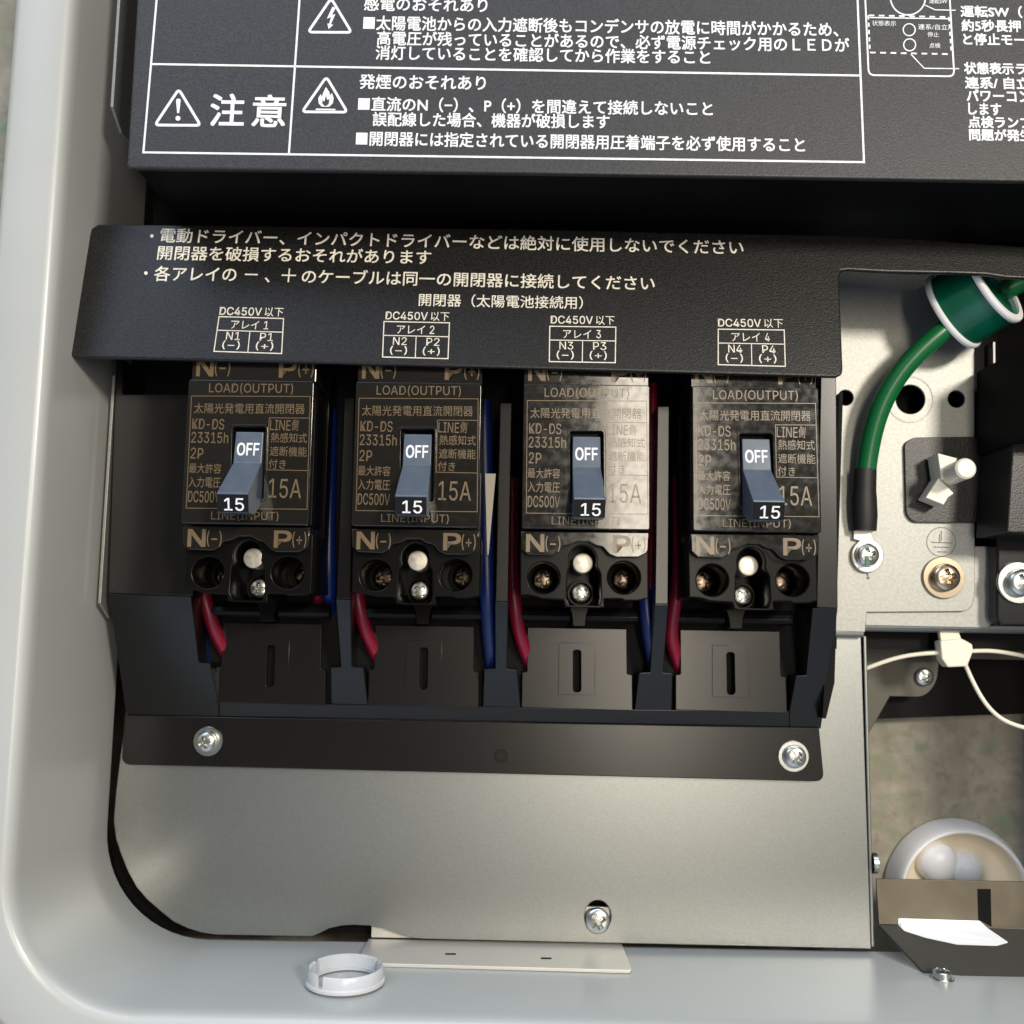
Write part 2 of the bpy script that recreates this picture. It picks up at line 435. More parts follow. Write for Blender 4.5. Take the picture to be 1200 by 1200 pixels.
# ------- L bracket at the bottom
ZW = ZB+1.1
bra = thing('angle_bracket', at(580, 1120, -60), 'galvanised angle bracket folded onto the cabinet wall below the lower plate', 'bracket')
x0, x1 = at(435,1100,-61).x, at(728,1110,-61).x
bm = bmesh.new(); bm_box(bm, (x0, ZW+1.6, -62.2), (x1, ZW+16, -60.6)); mesh_obj('upright', to_mesh(bm), M['tin'], bra, bevel=.3)
fz = ZW+1.2
dl, dr = at_z(440,1128.5,fz).z, at_z(728,1136.5,fz).z
ring = [(x0-1,-60.6),(x0-1.6,dl-1.5),(x0-.2,dl),(x1,dr),(x1+.8,dr-1.2),(x1+.2,-60.6)]
bm = bmesh.new(); bm_prism(bm, [Vector((x,fz,d)) for x,d in ring], [Vector((x,fz-1.4,d)) for x,d in ring])
mesh_obj('foot', to_mesh(bm), M['tin'], bra, bevel=.25)
for px in (528, 640):
    c = at_z(px, 1118+(px-528)*.045, fz); bm = bmesh.new(); bm_box(bm, (c.x-2.2, fz-.5, c.z-1.0), (c.x+2.2, fz+.03, c.z+1.0))
    mesh_obj('slot', to_mesh(bm), M['deep'], bra)

# ------- white knock-out ring standing on the bottom wall
c = at_z(404.5, 1150, ZW+.2)
plug = thing('plastic_plug', c, 'milky white slotted plastic ring standing on the bottom wall of the cabinet', 'plug')
rr = 14.2
bm = bmesh.new()
for a0, a1 in ((-2.02, .55), (.68, 2.62), (2.78, 4.02)):
    bm_lathe(bm, c, [(rr-1.3,0),(rr,0),(rr+.2,2.8),(rr,5.2),(rr-.4,5.8),(rr-1.2,5.2)], axis=(0,1,0), n=22, a0=a0, a1=a1, close=True)
mesh_obj('wall', to_mesh(bm), M['clear_white'], plug, smooth=40)
bm = bmesh.new(); bm_lathe(bm, c, [(rr-2,0),(rr+.9,0),(rr+.9,1.0),(rr+.3,1.6),(rr-2,1.4)], axis=(0,1,0), n=48, close=True)
mesh_obj('base_rim', to_mesh(bm), M['clear_white'], plug, smooth=40)

# ================================================================== black breaker frame
Z1 = at(500,704,-30).y; Z2 = at(500,838,-53).y
SLOPE = Plane((Z1,-30),(Z2,-53))
fr = thing('breaker_frame', at(560,700,-55), 'long black plastic frame with four bays holding the switches', 'frame')
def fpart(name, front, slope, **k):
    bm = bmesh.new()
    if front: prism(front, -30, d_back=-55.2, bm=bm)
    if slope: prism(slope, SLOPE, d_back=-55.4, bm=bm)
    return mesh_obj(name, to_mesh(bm), M['frame'], fr, bevel=.35, **k)
fpart('end_block', [(136,420),(144,420),(143,462),(229,462),(226,698.5),(127,695.5)], [(127,695.8),(224,698.8),(233,776),(246,777),(256,822),(256.5,840),(148,838)])
fpart('pillar', [(403.5,466),(415.5,466),(410.5,702),(394,702)], [(393.5,702),(411,702.5),(412.5,781.5),(426,782),(431,826),(388,825),(387.5,782),(399.5,781.5)])
fpart('pillar', [(586,472),(600,472),(595.5,705),(580.5,705)], [(580,705),(595.8,705.3),(594,784),(606,785),(610,829),(566,828),(567.5,784),(580.5,783.5)])
fpart('pillar', [(770.5,476),(784.5,476),(783,708),(767.5,708)], [(767.3,708),(783.3,708.3),(777,788.5),(788,789),(787,832.5),(744,831.5),(749,788.5),(762,788)])
fpart('end_post', [(962,430),(980,430),(982,713),(957,712)], [(952.5,712.5),(982,713),(962,854),(925,853),(925.5,833),(933,792),(945,791)])
fpart('sill', None, [(256.8,822),(390,825.2),(566,828.2),(744,831.6),(925.2,833.2),(925,852.8),(743,849),(565,845),(390,841.5),(256.8,839.8)])
fl = round_poly([(146,838),(960,853),(966,916),(142,896)], [3,3,11,11])
mesh_obj('mounting_flange', plate(fl, [], -53.4, 2.4, .4), M['frame'], fr)
cmk = at(587,886,-53.4)
bm = bmesh.new(); bm_lathe(bm, cmk, [(0,.45),(1.1,.45),(1.3,.1),(1.9,.1),(2.1,.4),(2.6,.4),(2.9,.0)], n=28); mesh_obj('moulding_mark', to_mesh(bm), M['frame'], fr, smooth=40)
mesh_obj('back_wall', plate([(150,380),(975,395),(955,836),(150,830)], [], -55.6, 1.0), M['deep'], fr)  # painted black to give the shade in the bays
bm = bmesh.new(); prism([(984,460),(988,460),(978,800),(968,842),(964,842)], -45, d_back=-55, bm=bm)
mesh_obj('side_rib', to_mesh(bm), M['deep'], fr)

# slotted panels, one under each switch
pan = round_poly([(618,735),(734.5,737),(735,789.5),(741,791),(741.5,833),(611,829),(611.7,788),(617.5,787)], 1)
slot = round_poly([(671.5,761.5),(681,761.5),(681,811),(671.5,811)], 4)
inset = [(655,753),(697.5,754),(697,815),(654,814)]
me_a = plate(pan, [slot], -50.6, 2.0, .3); me_b = plate(inset, [slot], -50.25, .5, .15)
for i in range(4):
    s = (i-2)*BP
    for nm, me, in (('slotted_panel', me_a),):
        m2 = me.copy()
        for v in m2.vertices: v.co.x += s
        pnl = mesh_obj(nm, m2, M['frame'], fr)
        m3 = me_b.copy()
        for v in m3.vertices: v.co.x += s
        mesh_obj('raised_pad', m3, M['frame'], pnl)

# ================================================================== DC switches (built as the third, copied to the other bays)
SH3 = (0.5)*BP                                         # the third switch stands here
def build_breaker():
    org = Vector((SH3, 0, -50))
    t = thing('circuit_breaker', org, 'x', 'breaker', 'black two pole switches in a row')
    P2 = BP                                            # lettering is measured on the second switch and moved one pitch
    # label cover with the toggle opening
    x0, x1 = SH3-25, SH3+25; z0, z1 = -BH/2, BH/2
    outer = round_poly([(x0,z0),(x1,z0),(x1,z1),(x0,z1)], 1.2)
    hp = [at(x,y,0) for x,y in ((470,502.5),(509,502.5),(508,588),(469,588))]
    hole = round_poly([(p.x+P2, p.y) for p in hp], 1.2)
    mesh_obj('label_cover', plate_mm(outer, [hole], 0, 11, .45), M['label'], t)
    rim_o = round_poly([(p.x+P2+sx, p.y+sz) for p, sx, sz in zip(hp, (-.9,.9,.9,-.9), (.9,.9,-.9,-.9))], 1.6)
    mesh_obj('toggle_rim', plate_mm(rim_o, [hole], .38, .8, .18), M['label'], t)
    # body behind
    bm = bmesh.new(); bm_box(bm, (x0+.4, z0-26, -50), (x1-.4, z1+24, -33.2)); bm_box(bm, (x0+.8, z0+1, -27.2), (x1-.8, z1-1, -10))
    mesh_obj('body', to_mesh(bm), M['gloss'], t, bevel=.4)
    # upper name strip
    bm = bmesh.new(); bm_box(bm, (x0+.1, z1+.3, -26), (x1-.1, z1+20, -3.2)); mesh_obj('upper_strip', to_mesh(bm), M['label'], t, bevel=.3)
    # lower name strip with the wavy edge
    wavy = [(610.5,622.5),(760.3,624),(759.5,645),(757,648.5),(748,653),(722,653),(714,649.5),(706.5,641),(698.5,639),(691,634.5),(676.5,634.5),(668.5,638.5),(659,640.5),(654,647.5),(647,651),(618.5,650),(611,643)]
    mesh_obj('lower_strip', plate(wavy, [], -3.2, 14, .35), M['label'], t)
    # terminal deck with two wells and a keyhole channel
    deck = round_poly([(609.5,630),(759.8,632),(760,701),(748,704),(731,704),(729,702),(708,702),(709,712),(662,711),(660,703),(634,701.5),(627,699),(620,697.5),(609.5,697)], 1.5)
    wl, wr_ = circle((637.3,677), 18.6), circle((731.2,677), 19.0)
    key = []
    for a in range(-20, 201, 11): key.append((683+16.5*math.cos(math.radians(a)), 656.5-17.5*math.sin(math.radians(a))))
    key += [(665,672),(664,700),(668,709.5),(702,710),(704.5,700),(703.5,672)]
    mesh_obj('terminal_deck', plate(deck, [wl, wr_, key], -8, 26, .5), M['gloss'], t)
    for cpx, ang in (((637.3,679), .15), ((731.2,679), .6)):
        c = at(*cpx, -32)
        sc = mesh_obj('terminal_screw', screw_head(Vector((c.x,c.y,-32)), 5.0, 2.6, ang, slot=.2), M['copper'], t, smooth=40)
        bm = bmesh.new(); bm_lathe(bm, Vector((c.x, c.y, -33)), [(0,.6),(7.2,.6),(7.4,.2)], n=30); mesh_obj('terminal_clamp', to_mesh(bm), M['deep'], t, smooth=40)  # clamp coloured black for the shade deep in the wells
    c = at(683, 660, -15); mesh_obj('locking_pin', lathe(Vector((c.x,c.y,-27)), [(4.15,0),(4.15,11.7),(3.9,12.1),(3.4,12.25),(0,12.1)], n=36), M['pin'], t, smooth=40)
    c = at(681, 695.5, -25); sc = mesh_obj('mounting_screw', screw_head(Vector((c.x,c.y,-26.5)), 4.0, 2.4, .55, slot=.2), M['chrome'], t, smooth=40)
    bm = bmesh.new(); bm_lathe(bm, Vector((c.x,c.y,-40)), [(4.6,0),(4.7,13.0),(5.4,13.0),(5.6,12),(5.6,0)], n=36); mesh_obj('screw_collar', to_mesh(bm), M['gloss'], t, smooth=40)
    # clip rail at the foot with a guide under the screw
    for xa, xb in ((608,668.5),(687,748)):
        a = at(xa,722,-44); b2 = at(xb,722,-44); zr = at(678,722,-44).y
        bm = bmesh.new()
        pr = [(-2.6,-50),(-2.6,-46.5),(-1.9,-44.9),(-.3,-44.2),(1.6,-44.8),(3.6,-47.0),(3.8,-50)]
        bm_prism(bm, [Vector((a.x, zr+z, d)) for z, d in pr], [Vector((b2.x, zr+z, d)) for z, d in pr])
        mesh_obj('clip_rail', to_mesh(bm), M['gloss'], t, bevel=.25)
    bm = bmesh.new(); prism(round_poly([(665,705),(693,705),(687.5,720),(686,734),(671.5,734),(670,720)], 2), -39, d_back=-50, bm=bm)
    mesh_obj('screw_guide', to_mesh(bm), M['gloss'], t, bevel=.5)
    # toggle
    P = lambda y, d: at(488, y, d).y
    prf = [(P(509,-.6),-.6,1.0),(P(545.5,.9),.9,1.02),(P(581,18.6),18.6,1.09),(P(604,16.6),16.6,1.09),(P(606,8),8,1.05),(P(590,-6),-6,1.0),(P(509,-8),-8,.98)]
    xc = at(489,530,0).x+P2; hw = 5.45
    bm = bmesh.new()
    bm_prism(bm, [Vector((xc-hw*k, z, d)) for z, d, k in prf], [Vector((xc+hw*k, z, d)) for z, d, k in prf])
    tg = mesh_obj('toggle', to_mesh(bm), M['toggle'], t, bevel=.35)
    tip = Plane((prf[2][0],prf[2][1]),(prf[3][0],prf[3][1]))
    f = [Vector((xc+sx*hw*1.07, z, d)) for sx, (z, d) in ((-1,prf[3][:2]),(1,prf[3][:2]),(1,prf[2][:2]),(-1,prf[2][:2]))]
    vv = (f[2]-f[1]); f = [f[0]+vv*.03, f[1]+vv*.03, f[2]-vv*.06, f[3]-vv*.06]
    bm = bmesh.new(); bm_prism(bm, [p+tip.n*.12 for p in f], [p-tip.n*.3 for p in f]); mesh_obj('shaded_rating_face', to_mesh(bm), M['toggle_tip'], tg, bevel=.08)
    ink = Ink(Plane((prf[0][0],prf[0][1]),(prf[1][0],prf[1][1])), P2, .08); ink.text('OFF', 476, 501.5, 529, 529.3, 14.5, .7); ink.build('off_mark', M['ink'], tg)
    ink = Ink(tip, P2, .2); ink.text('15', 471.5, 494.5, 594, 594.4, 14.5, .3); ink.build('rating_mark', M['ink'], tg)
    # lettering
    ink = Ink(0.0, P2, .05)
    zx = lambda v: 400+v/6; zy = lambda v: 420+v/6
    def tx(s, xl, xr, ya, yb, bold=0.0): ink.text(s, zx(xl), zx(xr), zy((ya+yb)/2)-.4, zy((ya+yb)/2)+.4, (yb-ya)/6, bold)
    tx('LOAD(OUTPUT)', 248,840,190,268)
    tx('太陽光発電用直流開閉器', 145,925,332,405)
    tx('KD-DS', 135,360,440,515); tx('23315h', 130,390,535,612); tx('2P', 128,215,645,722)
    tx('最大許容', 118,345,755,825); tx('入力電圧', 116,342,850,925); tx('DC500V', 114,340,950,1030)
    tx('LINE', 683,828,450,522); tx('側', 836,882,445,525); tx('熱感知式', 690,945,540,610); tx('遮断機能', 686,945,636,706); tx('付き', 680,800,726,792)
    tx('15A', 682,912,865,1000); tx('LINE(INPUT)', 280,755,1093,1162)
    q = lambda *pts: [(zx(a), zy(b)) for a, b in pts]
    ink.line(q((125,280),(962,284),(955,1078),(103,1070)), .8, True)
    ink.line(q((960,436),(676,434),(668,800),(960,806)), .8)
    ink.line(q((405,560),(398,1000)), .5)
    ink.build('label_lettering', M['tan_ink'], t)
    ink = Ink(-3.2, P2, .06)
    PM = lambda: ink.build('polarity_mark', M['tan_ink'], t)
    ink.text('N', 418.5,438.5,633.2,633.4,19.5,1.4); ink.text('(−)', 440.5,458,634,634.2,18.5); PM(); ink.text('P', 520,539.5,634.7,634.9,19,1.4); ink.text('(+)', 541,557.5,635.3,635.5,18.5); PM()
    ink.text('N', 425,444,432.5,432.7,21,1.4); ink.text('(−)', 446,464,433.5,433.7,20); PM(); ink.text('P', 522,541.5,434,434.2,21,1.4); ink.text('(+)', 544,562,434.8,435,20)
    PM()
    return t
brk = build_breaker()
def kids(o): return [c for c in bpy.data.objects if c.parent == o]
def copy_tree(o, parent=None):
    c = o.copy(); C.objects.link(c)
    if parent: c.parent = parent
    if o.name.split('.')[0] in ('terminal_screw', 'mounting_screw'):      # every screw stops at its own angle
        c.data = o.data.copy(); n_ = len(c.data.vertices); vs = np.empty(n_*3); c.data.vertices.foreach_get('co', vs); vs = vs.reshape(-1,3)
        mid = (vs.min(0)+vs.max(0))/2; a_ = random.uniform(0, 3.1); ca, sa = math.cos(a_), math.sin(a_)
        q_ = vs-mid; vs[:,0] = mid[0]+q_[:,0]*ca-q_[:,1]*sa; vs[:,1] = mid[1]+q_[:,0]*sa+q_[:,1]*ca
        c.data.vertices.foreach_set('co', vs.reshape(-1)); c.data.update()
    for ch in kids(o): copy_tree(ch, c)
    return c
brk_labels = ['black switch marked OFF under the アレイ 1 box, beside the wide frame block',
              'black switch marked OFF under the アレイ 2 box of the black cover',
              'black switch marked OFF under the アレイ 3 box, its face shining brightest in the lamp light',
              'black switch marked OFF under the アレイ 4 box, nearest the green cable']
tree = [brk, None, None, None]
for k, i in enumerate((0, 1, 3)):
    o = copy_tree(brk); o.location.x += (i-2)*BP/1000; o['label'] = brk_labels[i]
brk['label'] = brk_labels[2]

# ================================================================== sloping black cover over the switches
COVER = Plane((at(500,270,-8).y,-8),(at(500,430,2).y,2))
cv = thing('switch_cover', at(560,420,-2), 'sloping black plastic cover printed with white warnings above the four switches', 'cover')
cpoly = [(80.5,409),(104.5,275),(107,267),(115,262.5),(300,264),(650,268.5),(800,272),(1000,275.5),(1060,278.5),(1120,283),(1240,291),(1240,328),(1180,325),(1156,321.5),(1120,320),(1040,318.5),(994,316),(986,317),(983.5,324),(988,432),(987,438),(980,441.5),(600,431),(88,418.5),(81,416)]
bm = bmesh.new(); prism(cpoly, COVER, thick=2.2, bm=bm); mesh_obj('shell', to_mesh(bm), M['cover'], cv, bevel=.8, seg=3)
ink = Ink(COVER, 0, .07)
for x, y in ((178,276.5),(171,320)): ink.poly(circle((x,y), 2.1, 14))
ink.text('電動ドライバー、インパクトドライバーなどは絶対に使用しないでください', 188,871,275.5,290,17,.35); ink.build('text_line', M['cream_ink'], cv)
ink.text('開閉器を破損するおそれがあります', 185,505,296,301.5,16.5,.35); ink.build('text_line', M['cream_ink'], cv)
ink.text('各アレイの', 181,277,320.5,321.5,17.5,.35); ink.text('−', 287,302,321.5,321.8,1.6); ink.text('、', 310,316,328,328.1,6)
ink.text('＋', 330,347,322.5,322.8,16); ink.text('のケーブルは同一の開閉器に接続してください', 354,767,323.5,332,17,.35); ink.build('text_line', M['cream_ink'], cv)
ink.text('開閉器（太陽電池接続用）', 491,683,351.2,354.8,15,.2)
ink.build('text_line', M['cream_ink'], cv)
ink = Ink(COVER, 0, .07)
for k, (tl, tr, br, bl, dc) in enumerate((
    ((256.7,371),(332.3,373.3),(330,414.3),(250.7,411.7),(257.5,332,364.3,365.9)),
    ((450,376.7),(526.7,378.3),(525,420.3),(448.3,418.3),(452,526.5,369.6,371)),
    ((644.3,382.3),(721.7,383.3),(721,425),(643.7,423.7),(645.5,720,374.5,375.5)),
    ((841.7,385.7),(919,386.7),(920.3,429.3),(841.7,427.3),(841.5,917.5,378,379)))):
    xm = dc[0]+(dc[1]-dc[0])*.66; xn = dc[0]+(dc[1]-dc[0])*.71; dy = dc[3]-dc[2]
    ink.text('DC450V', dc[0], xm, dc[2], dc[2]+dy*.66, 9.2, .2); ink.text('以下', xn, dc[1], dc[2]+dy*.71, dc[3], 10.5)
    def uv(u, v):
        a = Vector(tl)*(1-u)+Vector(tr)*u; b2 = Vector(bl)*(1-u)+Vector(br)*u; return a*(1-v)+b2*v
    ink.line([tl, tr, br, bl], 1.15, True); ink.line([uv(0,.39),uv(1,.39)], 1.0); ink.line([uv(.5,.39),uv(.5,1)], 1.0)
    i = str(k+1)
    def cell(s, u0, u1, v0, v1):
        a, b2 = uv(u0,(v0+v1)/2), uv(u1,(v0+v1)/2); ink.text(s, a.x, b2.x, a.y, b2.y, (v1-v0)*41.5)
    cell('アレイ', .2,.63,.09,.33); cell(i, .705,.775,.09,.32); cell('N'+i, .15,.36,.43,.65); cell('(−)', .11,.37,.68,.93); cell('P'+i, .66,.86,.43,.65); cell('(+)', .61,.87,.68,.93)
    ink.build('circuit_table', M['cream_ink'], cv)

# ================================================================== near black instruction panel at the top
TOP = Plane((at(500,0,32).y,32),(at(500,197,35).y,35))
tp = thing('instruction_panel', at(660,190,-10), 'near black textured panel at the top printed with white Japanese warnings', 'panel')
tpoly = [(176,-240),(160.5,0),(149,186),(148,193),(151,197),(600,202.5),(1000,209),(1300,214),(1700,222),(1700,-240)]
bm = bmesh.new(); prism(tpoly, TOP, thick=2.6, bm=bm); mesh_obj('shell', to_mesh(bm), M['panel'], tp, bevel=.9, seg=3)
bm = bmesh.new(); prism([(186,-240),(164,0),(153,189),(600,196),(1700,215),(1700,-240)], Plane((TOP.a.y, TOP.a.z-2.7), (TOP.a.y+TOP.v.y*50, TOP.a.z-2.7+TOP.v.z*50)), d_back=-30, bm=bm)
mesh_obj('underside_shade', to_mesh(bm), M['deep'], tp)  # black body added as the shaded gap under the panel
ink = Ink(TOP, 0, .08)
ink.line([(183.5,0),(192,-130),(1000,-118),(1005,0),(1012.5,190),(168,178.5)], 2.3, True)
ink.line([(177.5,75),(1008.5,88.5)], 2.3); ink.line([(359,-126),(351,0),(338.5,181)], 2.3)
ink.build('table_lines', M['ink'], tp)
ink = Ink(TOP, 0, .08); B = .55
ink.text('感電のおそれあり', 427,571,4,6,16.5,B); ink.build('text_line', M['ink'], tp)
ink.text('■太陽電池からの入力遮断後もコンデンサの放電に時間がかかるため、', 426,982,26.5,34.5,17,B); ink.build('text_line', M['ink'], tp)
ink.text('高電圧が残っていることがあるので、必ず電源チェック用のＬＥＤが', 442,995,44.5,53,16.5,B); ink.build('text_line', M['ink'], tp)
ink.text('消灯していることを確認してから作業をすること', 440.5,832,61.5,67,16.5,B); ink.build('text_line', M['ink'], tp)
ink.text('発煙のおそれあり', 421.5,569,95.5,97.3,17,B); ink.build('text_line', M['ink'], tp)
ink.text('■直流のN（−）、P（+）を間違えて接続しないこと', 420,835,121.5,127.5,17,B); ink.build('text_line', M['ink'], tp)
ink.text('誤配線した場合、機器が破損します', 437,714,139.5,142.5,16.5,B); ink.build('text_line', M['ink'], tp)
ink.text('■開閉器には指定されている開閉器用圧着端子を必ず使用すること', 417.5,943,162,169.8,17,B); ink.build('text_line', M['ink'], tp)
ink.text('注', 247,286,128.5,129,37,1.15); ink.text('意', 296,334.5,129.5,130.2,37,1.15); ink.build('caution_word', M['ink'], tp)
for s, xa, xb, y in (('運転SW（ス',1126,1213,13.5),('約5秒長押し',1127,1211,30),('と停止モード',1129,1216,46),('状態表示ラン',1130,1217,80),('連系/ 自立/',1131,1212,97),('パワーコン',1133,1207,112),('します',1135,1173,127.5),('点検ランプ',1135,1209,143),('問題が発生',1136,1209,158)):
    ink.text(s, xa, xb, y-.3, y+.9, 13.5, .75); ink.build('text_line', M['ink'], tp)
ink = Ink(TOP, 0, .08)
ink.line(round_poly([(1010,-90),(1108,-88),(1118.3,89.5),(1018,88)], 7), 1.9, True)
ink.ring((1064,-3), 20.5, 1.6); ink.ring((1065.5,34.8), 7, 1.3); ink.ring((1066,52.5), 7, 1.3)
def dash(a, b, nn):
    for k in range(nn):
        p, q = Vector(a), Vector(b); ink.line([p+(q-p)*(k/nn), p+(q-p)*((k+.55)/nn)], 1.8)
dash((1018,18),(1113,20),8); dash((1019.5,61.5),(1116,63.5),8); dash((1017.5,18),(1019.5,61),5); dash((1112,20),(1115,63),5)
ink.line([(1019,20.5),(1112,22)], 1.3); ink.line([(1084,6),(1096,11.5),(1120,12)], 1.2); ink.line([(1067.5,63.5),(1083,80),(1124,80.5)], 1.2)
ink.text('状態表示', 1022,1050,27,27.4,6.2); ink.text('連系/自立/', 1076,1113,31.2,31.9,6.5); ink.text('停止', 1087,1100,40.3,40.5,6); ink.text('点検', 1089,1102,53.2,53.4,6); ink.text('運転SW', 1089,1110,1,1.3,6)
ink.build('control_diagram', M['ink'], tp)
ink = Ink(TOP, 0, .08)
for ax, ay, lx, rx, by, w in ((209.5,104.5,181.5,235,146.5,3.2),(388,-2,361,412,37.6,3.0),(382.5,90,354,407,131,3.0)):
    tri = round_poly([(ax,ay),(rx,by+.4),(lx,by)], 5, 4); ink.line(tri, w, True)
    if ax < 300:
        ink.poly([(206.3,117),(207.5,115.6),(210.5,115.7),(211.8,117),(209.9,132.5),(207.6,132.5)]); ink.poly(circle((208.5,138.6), 2.9, 16)); ink.build('warning_symbol', M['ink'], tp)
    elif ay < 20:
        ink.poly([(389.5,8),(393.5,9),(389,17.5),(393,16.5),(387.5,29),(385.5,28.3),(388,20),(383,22)])
        ink.poly([(383.5,27.5),(390.5,29),(385.2,34)]); ink.build('warning_symbol', M['ink'], tp)
    else:
        ink.poly([(382,102),(386,108),(386.5,112),(389,109),(391,115),(390,121),(386,125),(377,125),(373.5,121),(373,115),(376,110),(377,114),(379,108)])
        ink.line([(370,128),(393,128.4)], 1.6)
        sym = ink.build('warning_symbol', M['ink'], tp); inner = Ink(TOP, 0, .13); inner.poly([(382,112),(383.5,117),(386,116),(385.5,121),(383,124),(380,124),(377.5,121),(378,117),(380,119)])
inner.build('flame_centre', M['panel'], sym)

# ================================================================== upper right steel plate with the earth terminal
gp = thing('earth_plate', at(1060,600,-56), 'pale galvanised plate with round holes, right of the black frame, carrying the earth terminal', 'metal plate')
back = [(1013,640),(1165,640),(1165,729),(1157,736),(1015,733),(1013,730)]
front = [(960,300),(1142,300),(1142,360),(1142,420),(1142.5,690),(1141,708),(1133,716.5),(1016,717.5),(1014,741),(960,739)]
mesh_obj('front_sheet', plate(round_poly(front, [0,0,0,0,0,6,6,0,2,0]), [circle((991,466),9), circle((1067,468),17), circle((1121,467.5),10)], -52, 1.6, .3), M['zinc_light'], gp)
rim = plate(circle((1067,468),27.5,40), [circle((1067,468),25.8,40)], -51.75, .6, .1); mesh_obj('embossed_ring', rim, M['zinc_light'], gp)
mesh_obj('rear_sheet', plate(back, [], -53.8, 1.4, .3), M['zinc_light'], gp)
zz = at(1100,733,-53.8).y
bm = bmesh.new(); xa, xb = at(1014,733,-54).x, at(1300,733,-54).x
pr = [(0.4,-54.2),(-1.2,-54.4),(-2.4,-55.2),(-3.0,-56.6),(-3.2,-80),(-2.2,-80),(0,-57)]
bm_prism(bm, [Vector((xa, zz+z, d)) for z, d in pr], [Vector((xb, zz+z, d)) for z, d in pr]); mesh_obj('lower_fold', to_mesh(bm), M['zinc'], gp, bevel=.3)
xa, xb = at(960,741,-52).x, at(1013,741,-52).x; zz = at(990,741,-52).y
bm = bmesh.new(); pr = [(.6,-52.1),(-.9,-52.3),(-2.0,-53.2),(-2.3,-55),(.6,-55)]
bm_prism(bm, [Vector((xa, zz+z, d)) for z, d in pr], [Vector((xb, zz+z, d)) for z, d in pr]); mesh_obj('lower_fold', to_mesh(bm), M['zinc'], gp, bevel=.3)
ink = Ink(-52.0, 0, .05)
ink.ring((1103,635), 17, 1.0); ink.line([(1101,626),(1101,636)], 1.2); ink.line([(1103,622),(1103,634)], 1.2); ink.line([(1091,635.5),(1115,636.3)], 1.2); ink.line([(1094,641),(1113,641.6)], 1.2); ink.line([(1098,646.5),(1110,647)], 1.2)
M['etch'] = material('etched_mark', (.14,.13,.11), .5)
ink.build('earth_symbol', M['etch'], gp)
bm = bmesh.new()
for x, y, r in ((1016.5,673.5,1.6),(1017.2,677.2,2.0)):
    c = at(x,y,-52); bm_lathe(bm, c, [(0,.06),(r*.36,.04)], n=12)
mesh_obj('marker_dot', to_mesh(bm), M['green_mark'], gp)

# ------- dark bracket and black sheet added for the dark underside below the earth plate
db = thing('dark_bracket', at(1060,790,-100), 'dark steel bracket with a rounded screw tab below the earth plate', 'bracket')
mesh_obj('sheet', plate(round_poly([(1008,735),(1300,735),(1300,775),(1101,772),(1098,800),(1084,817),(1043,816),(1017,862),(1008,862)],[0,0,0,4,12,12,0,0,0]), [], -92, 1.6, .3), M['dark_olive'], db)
bp_ = tag(mesh_obj('shade_panel', plate([(1000,700),(1420,700),(1420,829),(1010,843)], [], -104, 2.0, .3), M['deep']), 'black sheet added as shade in the opening behind the dark bracket', 'panel')

# ================================================================== lower right: bracket, bowl
lb = thing('cutout_bracket', at(1120,1090,-62), 'steel bracket tinted olive for its floor reflection, with a leaf shaped white patch at the bottom right', 'bracket')
up = round_poly([(1027,1030),(1230,1034),(1230,1089),(1030,1083)], [0,0,0,0])
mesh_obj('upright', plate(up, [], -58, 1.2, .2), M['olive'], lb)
Zb1 = at(1100,1085,-58).y; dw = at_z(1110, 1144, ZB+.6).z
FOOT = Plane((Zb1,-58),(ZB+.8,dw))
fo = round_poly([(1030,1083.6),(1230,1089.6),(1230,1157),(1163,1156),(1150,1152),(1138,1145),(1110,1141),(1082,1138)], [0,0,0,3,5,6,3,3])
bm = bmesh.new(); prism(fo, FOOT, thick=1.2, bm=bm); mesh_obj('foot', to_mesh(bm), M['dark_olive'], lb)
pad = round_poly([(1052.5,1076),(1148,1079),(1155,1086),(1182,1104.5),(1168,1108.5),(1122,1107),(1085,1099),(1060,1091),(1053,1084)], 2)
pf = []
for x, y in pad:
    q = at(x, y, -57.6); q2 = FOOT.hit(x, y, .4); pf.append(q if q.z > q2.z and y < 1087 else q2)
bm = bmesh.new(); bm_prism(bm, pf, [p+Vector((0,-.2,-.5)) for p in pf]); mesh_obj('cutout_patch', to_mesh(bm), M['white'], lb)  # white patch added in place of a bright cutout
bm = bmesh.new(); prism([(1146,1042),(1161,1042),(1162,1086),(1147,1078)], -57.6, d_back=-58.5, bm=bm); mesh_obj('dark_strip', to_mesh(bm), M['deep'], lb)
c = at(1119,1044,-FLOOR+.5); Rb = 35.0
bowl = thing('white_bowl', c, 'round white plastic bowl lying on the mat behind the olive bracket', 'bowl')
bm = bmesh.new(); bm_lathe(bm, c, [(0,.4),(34.4,.4),(34.2,1.5),(33.6,4.5),(32.2,9),(31.2,11.6),(30.5,12.4),(29.8,12.5),(29.2,11.8),(28.6,10),(26.4,5),(24,4.2),(0,4.0)], n=72)
mesh_obj('shell', to_mesh(bm), M['white'], bowl, smooth=60)
bm = bmesh.new(); bm_lathe(bm, c, [(0,4.4),(24,4.6),(26.5,6),(28.7,10.4)], n=64); mesh_obj('lining', to_mesh(bm), M['bowl_inside'], bowl, smooth=60)
for px, py, r in ((1102,1012,10),(1134,1021,8.5)):
    q = at(px,py,-FLOOR+10); bm = bmesh.new()
    bm_lathe(bm, Vector((q.x,q.y,-FLOOR+6)), [(r,-1),(r*.97,2.2),(r*.86,4.4),(r*.62,6.2),(r*.33,7.2),(0,7.5)], n=32); mesh_obj('boss', to_mesh(bm), M['white'], bowl, smooth=60)

